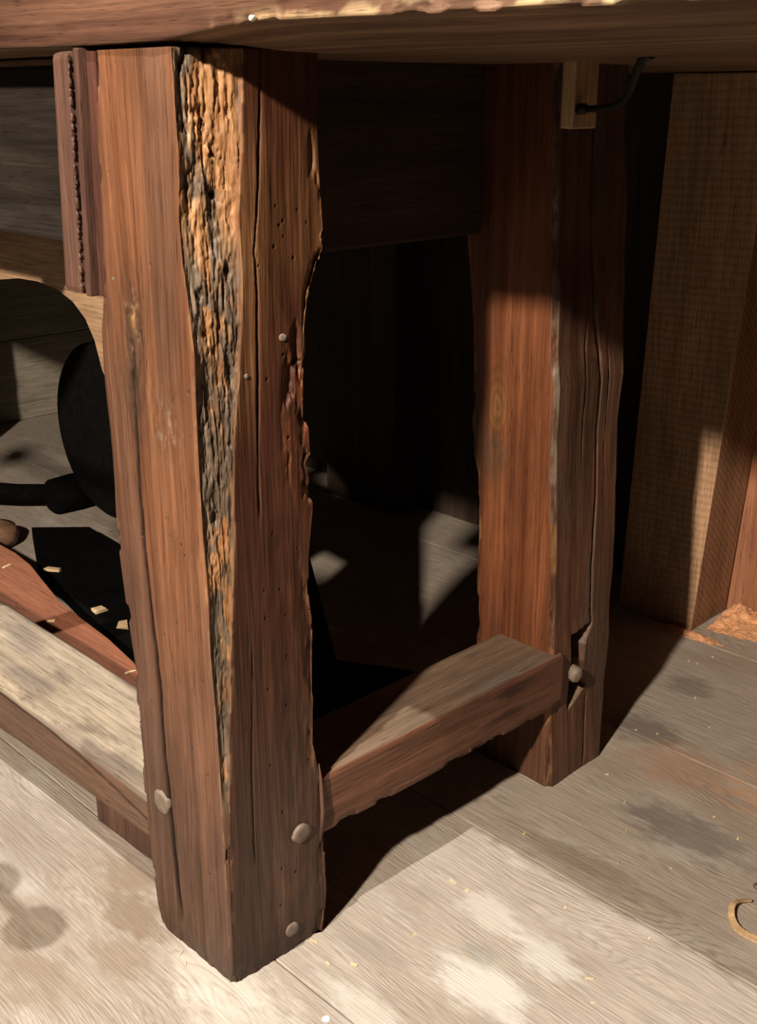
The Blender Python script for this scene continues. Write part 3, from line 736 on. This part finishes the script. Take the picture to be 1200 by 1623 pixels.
# ---- bench top: thick slab, its lower front edge worn and torn
def build_top():
    xs = np.linspace(-1.74, 1.10, 900)
    EDG = [(-1.74, .733), (-0.25, .7340), (-0.12, .7325), (-0.02, .7330), (0.03, .7372), (0.09, .7400), (0.16, .7392), (0.25, .7370), (0.36, .7360), (1.1, .7355)]
    cnt = (60, 10, 60, 40)   # bottom (front->back), back, top, front
    S, F = ring_samples(cnt)
    T = xs[:, None]+0*F[None, :]
    ye = -0.004+0.003*(fbm(xs*7, xs*0, xs*0, 401, 3)-0.5)
    yf = -0.008+0*xs
    zb = tab(EDG, xs)
    Y = np.zeros_like(T); Z = np.zeros_like(T)
    fb = F[S == 0][None, :]
    g = fb**2.2
    Y[:, S == 0] = ye[:, None]*(1-g)+0.968*g
    rise = np.exp(-((Y[:, S == 0]-ye[:, None])/0.055)**2)
    Z[:, S == 0] = 0.7275+(zb[:, None]-0.7275)*rise
    f1 = F[S == 1][None, :]; Y[:, S == 1] = 0.968; Z[:, S == 1] = 0.7275+0.0825*f1+0*T[:, S == 1]
    f2 = F[S == 2][None, :]; Y[:, S == 2] = 0.968*(1-f2)+yf[:, None]*f2; Z[:, S == 2] = 0.81
    f3 = F[S == 3][None, :]; Y[:, S == 3] = yf[:, None]*(1-f3)+ye[:, None]*f3+0*T[:, S == 3]; Z[:, S == 3] = 0.81*(1-f3)+zb[:, None]*f3
    s = np.broadcast_to(S[None, :], T.shape); fr = np.broadcast_to(F[None, :], T.shape)
    dist = np.where(s == 3, (1-fr)*0.075, np.where(s == 0, np.clip(Y-ye[:, None], 0, 1), 1.0))
    near = np.exp(-(dist/0.006)**2)
    rg = sst(0.48, 0.62, fbm(T*60, Y*60, Z*60, 411, 4))*sst(-0.05, 0.12, T)
    Y = Y+near*rg*0.0022; Z = Z+near*rg*0.0018
    Y = Y+np.where(s == 3, (fbm(T*9, Y*20, Z*40, 412, 3)-0.5)*0.002, 0)
    V = np.stack([T, Y, Z], -1)[:, ::-1]
    col = np.ones(T.shape+(3,))*(0.8+0.4*fbm(T*8, Y*16, Z*30, 421, 4)[..., None])
    und = (s == 0)[..., None]
    col = np.where(und, col*np.array([1.6, 1.9, 1.85]), col)
    lt = (near*sst(0.42, 0.55, fbm(T*55, Y*80, Z*80, 422, 4))*sst(0.0, 0.10, T))[..., None]
    col = col+(np.array([3.8, 5.4, 4.8])-col)*lt
    pk_ = (np.where(s == 3, sst(0.45, 0.9, fr), 0)*sst(0.12, 0.28, T))[..., None]
    col = col*(1+pk_*np.array([0.9, 1.4, 1.5]))
    o = grid_tube('tabletop', V, col[:, ::-1], M['top'], bench)
    bm = bmesh.new(); bm.from_mesh(o.data); bmesh.ops.recalc_face_normals(bm, faces=bm.faces); bm.to_mesh(o.data); bm.free()
    return o
top = build_top()
disc_peg('pin_head', (0.0775, -0.0065, 0.7415), (0, -1, 0), 0.0016, 0.0010, M['white'], top, 1, 9)

# ---- rails, apron, inner arched board, guide strips
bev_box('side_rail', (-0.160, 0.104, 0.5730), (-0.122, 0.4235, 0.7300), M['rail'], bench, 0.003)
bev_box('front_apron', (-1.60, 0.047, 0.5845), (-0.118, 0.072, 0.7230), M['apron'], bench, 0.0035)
gs = bev_box('guide_strip', (-0.1580, -0.0100, 0.5610), (-0.1335, 0.047, 0.7290), M['strip'], bench, 0.005, 0.0006, top=(0.0110, 0.0095))
bev_box('guide_strip', (-0.1330, -0.0060, 0.5600), (-0.1270, 0.047, 0.7310), M['strip'], bench, 0.001, 0.0004, top=(0.0095, 0.0090))
bev_box('guide_strip', (-0.1270, 0.0010, 0.5595), (-0.1150, 0.047, 0.7290), M['strip2'], bench, 0.001, 0.0003, top=(0.0090, 0.0085))
# crumbled edge of the outer strip
bits = bmesh.new()
for k in range(70):
    z = 0.566+0.160*random.random(); w = random.uniform(0.0008, 0.0022)
    r = bmesh.ops.create_icosphere(bits, subdivisions=1, radius=w)
    xx = -0.1340+0.0098*(z-0.56)/0.17
    for v in r['verts']: v.co = Vector((v.co.x*0.8+xx+random.uniform(-.0006, .0006), v.co.y*0.8-0.0092, v.co.z*1.8+z))
me = bpy.data.meshes.new('crumbled_edge'); bits.to_mesh(me); bits.free()
ce = link('crumbled_edge', me, M['strip'], gs); ce['kind'] = 'stuff'
# inner board with its arched lower edge
arc = [(-0.4345, 0.4577), (-0.4501, 0.479), (-0.4735, 0.4941), (-0.5052, 0.5038), (-0.5461, 0.5075), (-0.59, 0.5063), (-0.6372, 0.4998), (-0.70, 0.492), (-0.78, 0.50), (-0.90, 0.53), (-1.05, 0.56)]
pts = [(-0.405, 0.40), (-0.425, 0.430)]+arc+[(-1.60, 0.58), (-1.60, 0.7270), (-0.30, 0.7270), (-0.30, 0.40)]
prism('arched_board', pts, 'Y', 0.170, 0.190, M['arch'], bench, 0)
bev_box('board_batten', (-0.36, 0.108, 0.60), (-0.30, 0.169, 0.7300), M['rail'], bench, 0.002)

# ---- unseen vise added on the bench front to throw blob shadows on the floor
tube('added_vise_screw', [(-0.42, 0.06, 0.60), (-0.42, -0.10, 0.60), (-0.42, -0.25, 0.60)], 0.017, M['iron'], bench, 16)
tube('added_vise_collar', [(-0.42, -0.214, 0.60), (-0.42, -0.220, 0.60), (-0.42, -0.256, 0.60), (-0.42, -0.262, 0.60)], [0.024, 0.028, 0.028, 0.022], M['iron'], bench, 20)
vh = tube('added_vise_handle', [(-0.74, -0.238, 0.60), (-0.42, -0.238, 0.60), (-0.24, -0.238, 0.60), (-0.10, -0.238, 0.60)], 0.0055, M['iron'], bench, 12)
for cx_ in (-0.745, -0.150, -0.085):
    tube('added_vise_knob', [(cx_-0.022, -0.2380, 0.60), (cx_-0.014, -0.2380, 0.60), (cx_, -0.2380, 0.60), (cx_+0.014, -0.2380, 0.60), (cx_+0.022, -0.2380, 0.60)], [0.006, 0.017, 0.021, 0.017, 0.006], M['iron'], vh, 16)

# ---- pale block under the top with a bent iron hook driven through it
blk = bev_box('wooden_block', (-0.0120, 0.3965, 0.6735), (0.0020, 0.4300, 0.7300), M['block'], bench, 0.0015, 0.0004)
hook_pts = [(0.112, 0.343, 0.7300), (0.098, 0.352, 0.7265), (0.081, 0.368, 0.7140), (0.068, 0.382, 0.7040), (0.055, 0.392, 0.6960), (0.042, 0.3975, 0.6915), (0.026, 0.400, 0.6900), (0.014, 0.4010, 0.6895)]
hook = tube('iron_hook', hook_pts, [0.0042, 0.0036, 0.0036, 0.0033, 0.0031, 0.0030, 0.0030, 0.0030], M['iron'], bench, 10)
tube('hook_tip', [(0.013, 0.4008, 0.6895), (0.0075, 0.4013, 0.6895), (0.0008, 0.402, 0.6893)], [0.0030, 0.0066, 0.0035], M['iron'], hook, 4)

# ================================================================== THINGS AROUND IT
# upright posts against the back wall
def timber_post(x0, x1, y0, y1, tl, tr, label, mats):
    bm = bmesh.new()
    b0 = [(x0, y0), (x1, y0), (x1-0.004, y1), (x0, y1)]; h = 0.7262
    lo = [bm.verts.new((a, b, 0.0005)) for a, b in b0]
    hi = [bm.verts.new((a+(tl if i in (0, 3) else tr), b, h)) for i, (a, b) in enumerate(b0)]
    fs = [bm.faces.new((lo[i], lo[(i+1) % 4], hi[(i+1) % 4], hi[i])) for i in range(4)]
    fs[1].material_index = 1
    bm.faces.new(lo[::-1]); bm.faces.new(hi)
    bmesh.ops.recalc_face_normals(bm, faces=bm.faces)
    bmesh.ops.bevel(bm, geom=list(bm.edges), offset=0.0018, segments=2, affect='EDGES', profile=0.6)
    me = bpy.data.meshes.new('timber_post'); bm.to_mesh(me); bm.free()
    o = link('timber_post', me, mats[0]); me.materials.append(mats[1])
    return tag(o, label, 'post')
timber_post(-0.2275, -0.107, 0.870, 0.9695, 0.0205, 0.043, 'light sawn timber post standing against the wall right of the rear leg', (M['post'], M['post_b']))
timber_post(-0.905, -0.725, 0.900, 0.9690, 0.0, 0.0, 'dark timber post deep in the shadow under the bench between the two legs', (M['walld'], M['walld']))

# sawdust heap at the foot of the post
def sawdust():
    n = 90; bm = bmesh.new(); vs = {}
    x0, x1, y0, y1 = -0.215, 0.03, 0.828, 0.968
    gx = np.linspace(x0, x1, n); gy = np.linspace(y0, y1, 60)
    GX, GY = np.meshgrid(gx, gy)
    H = 0.017*np.exp(-(((GX+0.093)/0.045)**2+((GY-0.955)/0.045)**2))+0.012*np.exp(-(((GX+0.03)/0.05)**2+((GY-0.955)/0.04)**2))
    H += 0.007*np.exp(-(((GX+0.11)/0.06)**2+((GY-0.862)/0.012)**2))
    H = H*(0.55+0.9*fbm(GX*90, GY*90, GX*0, 501, 4))+(fbm(GX*500, GY*500, GX*0, 502, 2)-0.5)*0.0016-0.0022-0.002*fbm(GX*40, GY*40, GX*0, 503, 3)
    edge = np.minimum(np.minimum(GX-x0, x1-GX)/0.02, (GY-y0)/0.02); H = np.where(edge < 1, np.minimum(H, 0.02*edge-0.004), H)
    H = np.where((GX < -0.099) & (GY > 0.8665), -0.003, H)
    H = np.maximum(H, -0.003)
    for j in range(60):
        for i in range(n): vs[i, j] = bm.verts.new((GX[j, i], GY[j, i], H[j, i]))
    for j in range(59):
        for i in range(n-1):
            if max(H[j, i], H[j+1, i], H[j, i+1], H[j+1, i+1]) > -0.0005:
                bm.faces.new((vs[i, j], vs[i+1, j], vs[i+1, j+1], vs[i, j+1]))
    for v in [v for v in bm.verts if not v.link_faces]: bm.verts.remove(v)
    me = bpy.data.meshes.new('sawdust_pile'); bm.to_mesh(me); bm.free()
    return tag(link('sawdust_pile', me, M['saw']), 'small heap of orange sawdust at the foot of the light post', 'sawdust', kind='stuff')
sawdust()

# crescent-cut terracotta board lying on the floor under and behind the long stretcher
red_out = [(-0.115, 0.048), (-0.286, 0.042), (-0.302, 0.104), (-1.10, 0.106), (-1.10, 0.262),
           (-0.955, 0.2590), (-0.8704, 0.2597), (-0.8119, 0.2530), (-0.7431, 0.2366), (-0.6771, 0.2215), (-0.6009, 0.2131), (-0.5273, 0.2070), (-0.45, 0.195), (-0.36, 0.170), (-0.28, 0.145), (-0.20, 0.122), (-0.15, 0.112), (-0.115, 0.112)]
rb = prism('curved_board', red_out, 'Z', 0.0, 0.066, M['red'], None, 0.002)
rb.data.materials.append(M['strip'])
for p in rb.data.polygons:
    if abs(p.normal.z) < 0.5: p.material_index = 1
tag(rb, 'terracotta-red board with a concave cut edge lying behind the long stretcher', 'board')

# black wheel behind the front leg; its hidden support is shaped to block lamplight
wheel = tag(empty('flywheel', (-0.552, 0.25, 0.0)), 'black round wheel half hidden behind the left side of the front leg', 'wheel')
def lathe(name, prof, centre, axis, mat, parent, n=48):
    bm = bmesh.new(); rings = []
    for (r, h) in prof:
        ring = []
        for k in range(n):
            a = 2*math.pi*k/n
            p = {'Y': (r*math.cos(a), h, r*math.sin(a)), 'Z': (r*math.cos(a), r*math.sin(a), h), 'X': (h, r*math.cos(a), r*math.sin(a))}[axis]
            ring.append(bm.verts.new(Vector(p)+Vector(centre)))
        rings.append(ring)
    for a, b in zip(rings, rings[1:]):
        for k in range(n): bm.faces.new((a[k], a[(k+1) % n], b[(k+1) % n], b[k]))
    bm.faces.new(rings[0]); bm.faces.new(rings[-1][::-1])
    bmesh.ops.recalc_face_normals(bm, faces=bm.faces)
    me = bpy.data.meshes.new(name); bm.to_mesh(me); bm.free()
    for p in me.polygons: p.use_smooth = len(p.vertices) == 4
    return link(name, me, mat, parent)
lathe('disc', [(0.085, -0.012), (0.104, -0.014), (0.108, -0.010), (0.108, 0.010), (0.104, 0.014), (0.085, 0.012)], (0, 0, 0.320), 'Y', M['black'], wheel)
lathe('hub', [(0.018, -0.010), (0.022, -0.006), (0.022, 0.021), (0.018, 0.027)], (0, 0, 0.320), 'Y', M['iron'], wheel, 24)
prism('blocker_stand', [(0.142, 0.020), (0.37, 0.020), (0.335, 0.12), (0.285, 0.25), (0.19, 0.38), (-0.012, 0.325), (-0.012, 0.300), (0.142, 0.285)], 'Y', 0.026, 0.06, M['black'], wheel, 0.001)  # hidden; outline widened to keep the low spotlight off the floor behind
prism('base_plate', [(-0.505, 0.129), (-0.36, 0.062), (-0.10, 0.015), (0.18, -0.02), (0.34, -0.02), (0.34, 0.235), (0.285, 0.222), (0.18, 0.163), (0.0, 0.18), (-0.30, 0.19), (-0.44, 0.20)], 'Z', 0.0, 0.025, M['black'], wheel, 0.002)

# black mallet and brown turned block on the floor beyond the red board
mal = tag(empty('mallet', (-1.12, 0.49, 0.0)), 'small black round-headed mallet lying on the floor beyond the red board', 'mallet')
lathe('head', [(0.026, -0.045), (0.031, -0.040), (0.033, 0.0), (0.031, 0.040), (0.026, 0.045)], (-0.03, 0.02, 0.033), 'Y', M['black'], mal, 24)
tube('handle', [(-0.045, -0.005, 0.033), (-0.10, -0.05, 0.028), (-0.17, -0.09, 0.024)], [0.016, 0.018, 0.020], M['black'], mal, 12)
tag(lathe('turned_block', [(0.030, 0.0), (0.045, 0.004), (0.050, 0.016), (0.045, 0.03), (0.025, 0.036)], (-1.09, 0.318, 0.0), 'Z', M['brownlump'], None, 28),
    'low round brown wooden block on the floor behind the red board', 'block')

# curled wood shaving at the right-hand side of the floor
def curl_pts():
    P = []
    for k in range(30):
        a = math.radians(150+k*8.6); r = 0.030+0.0006*k
        P.append((0.2715+r*math.cos(a)*1.05, 0.395+r*math.sin(a)*0.9, 0.0032+0.0035*math.sin(k*0.3)**2))
    return P
bm = bmesh.new(); ln = []
for k, p in enumerate(curl_pts()):
    p = Vector(p); c = Vector((0.2715, 0.395, p.z)); o = (p-c).normalized()
    w = 0.0030*(0.5+0.5*math.sin(math.pi*k/29)**0.5)
    ln.append([bm.verts.new(p+o*w+Vector((0, 0, -0.001))), bm.verts.new(p+o*w+Vector((0, 0, 0.0012))), bm.verts.new(p-o*w+Vector((0, 0, 0.0022))), bm.verts.new(p-o*w+Vector((0, 0, 0.0)))])
for a, b in zip(ln, ln[1:]):
    for k in range(4): bm.faces.new((a[k], a[(k+1) % 4], b[(k+1) % 4], b[k]))
bm.faces.new(ln[0]); bm.faces.new(ln[-1][::-1]); bmesh.ops.recalc_face_normals(bm, faces=bm.faces)
me = bpy.data.meshes.new('wood_shaving'); bm.to_mesh(me); bm.free()
tag(link('wood_shaving', me, M['curl']), 'curled pale wood shaving on the floor at the right edge', 'shaving')

tag(disc_peg('metal_tack', (0.2370, 0.4345, 0.0005), (0.05, 0.02, 1), 0.0045, 0.0030, M['nail'], None, 0.9, 12), 'small grey metal tack on the floor beside the curled shaving', 'tack')
tag(disc_peg('pin', (0.0798, 0.0329, 0.0), (0, 0.02, 1), 0.0034, 0.0012, M['white'], None, 1.0, 13), 'round white pin head on the floor right of the front leg', 'pin')

# wood chips and splinters scattered about
CH = 'tiny pale wood chip scattered on the floor around the bench legs'
def chip_mesh(i):
    r = random.Random(i); bm = bmesh.new()
    bmesh.ops.create_cube(bm, size=1)
    for v in bm.verts:
        v.co.x *= 1+r.uniform(-.35, .35)*(1 if v.co.z > 0 else .6); v.co.y *= 1+r.uniform(-.5, .3)
        v.co.z = (v.co.z+0.5)*(1+r.uniform(-.3, .3))
        v.co.y += 0.3*v.co.x*v.co.x
    me = bpy.data.meshes.new('wood_chip'); bm.to_mesh(me); bm.free(); me.materials.append(M['chip']); return me
CM = [chip_mesh(i) for i in range(6)]
spots = [(0.0331, 0.2327, 7, 1.2), (0.0517, 0.2335, 4, 3), (-0.0071, 0.5927, 2.5, 2), (0.0159, 0.6024, 2.5, 2), (0.0256, 0.4898, 3.5, 2.2), (0.0324, 0.3409, 5, 3),
         (0.1854, 0.4887, 2.5, 2), (0.1488, 0.5047, 2.5, 2), (0.1244, 0.3709, 6, 1.0), (0.2068, 0.3013, 2.2, 2), (0.0501, 0.0899, 6, 3.5), (0.0334, 0.0758, 5, 2),
         (0.2, 0.2228, 7, 0.9), (0.2183, 0.2024, 4, 1), (0.0046, 0.0847, 7, 2.5), (-0.0631, -0.0090, 8, 0.9), (-0.050, -0.013, 5, 1), (-0.0484, 0.792, 2.5, 2), (-0.0437, 0.823, 2.5, 2),
         (-0.06, 0.79, 2, 2), (0.165, 0.40, 3, 1.5), (0.10, 0.42, 6, .8), (0.07, 0.46, 3, 1.4), (0.06, 0.155, 3, 2), (0.0, 0.71, 3, 2), (0.05, 0.66, 2.4, 2), (0.13, 0.28, 2.5, 2)]
chip_labels = [
 'yellow splinter beside the apex of the bright floor patch, left one of a pair', 'smaller yellow chip just right of the apex of the bright floor patch',
 'tiny bright speck right of the rear leg foot, left one of two', 'tiny bright speck right of the rear leg foot, right one of two', 'small orange chip nearest the foot of the rear leg',
 'greenish yellow chip in mid floor above the edge of the bright patch', 'bright speck in the dark stain near the right edge', 'bright speck on the orange tinged boards at the right',
 'thin reddish splinter in the middle of the shaded floor', 'bright speck on the shadow edge low at the right', 'broad yellowish chip right of the front leg foot, larger of two', 'small chip close against the right side of the front leg foot',
 'thin straw-like splinter on the bright floor near the bottom edge', 'short pale splinter below the straw-like one near the bottom edge', 'pale splinter tucked against the front leg foot on its right',
 'reddish thin splinter lying left of the front leg foot', 'short splinter in front of the left face of the front leg', 'tiny speck on the far boards below the post, left one', 'tiny speck on the far boards below the sawdust heap',
 'tiny speck on the far boards furthest left below the post', 'small pale chip between the dark stain and the curled shaving', 'long thin splinter left of the dark floor stain', 'small chip on the boards right of the rear leg and left of the dark stain',
 'small chip on the bright floor between front leg and pale patches', 'small chip on the floor behind and right of the rear leg', 'speck on the orange tinged boards in mid floor', 'small chip just inside the shaded floor left of the curled shaving']
for i, (x, y, l, w) in enumerate(spots):
    o = bpy.data.objects.new('wood_chip', CM[i % 6]); COL.objects.link(o)
    o.location = (x, y, 0.0); o.rotation_euler = (0, 0, random.uniform(0, 3.1)); o.scale = (l/1000, w/1000*0.8, 0.0010)
    tag(o, chip_labels[i], 'wood chip', 'wood chips on the floor')
for i, (x, y, l, w, lab) in enumerate([(-0.8632, 0.3090, 26, 9, 'pale flat chip on the black base plate beyond the red board, leftmost of three'),
                                   (-0.6842, 0.2850, 20, 14, 'triangular grey chip on the black base plate, middle of three'),
                                   (-0.620, 0.2850, 24, 14, 'orange-brown chip on the black base plate close to the front leg'),
                                   (-0.575, 0.232, 44, 22, 'white square offcut on the floor between red board and front leg')]):
    o = bpy.data.objects.new('wood_chip', CM[(i*2+1) % 6]); COL.objects.link(o)
    o.location = (x, y, 0.0 if i == 3 else 0.025); o.rotation_euler = (0, 0, 0.5+i); o.scale = (l/1000, w/1000, 0.004)
    tag(o, lab, 'wood chip', 'offcuts behind the red board')
for i, (x, y, l, w, lab) in enumerate([(-0.62, 0.180, 10, 4, 'yellowish chip lying on the red board halfway along'), (-0.43, 0.178, 12, 4, 'pale chip lying on the red board nearest the front leg'),
                                   (-0.83, 0.225, 12, 4, 'faint pale chip on the red board at the left edge of the picture')]):
    o = bpy.data.objects.new('wood_chip', CM[(i*2) % 6]); COL.objects.link(o)
    o.location = (x, y, 0.066); o.rotation_euler = (0, 0, 1.0+i*0.4); o.scale = (l/1000, w/1000, 0.0012)
    tag(o, lab, 'wood chip', 'chips lying on the red board')
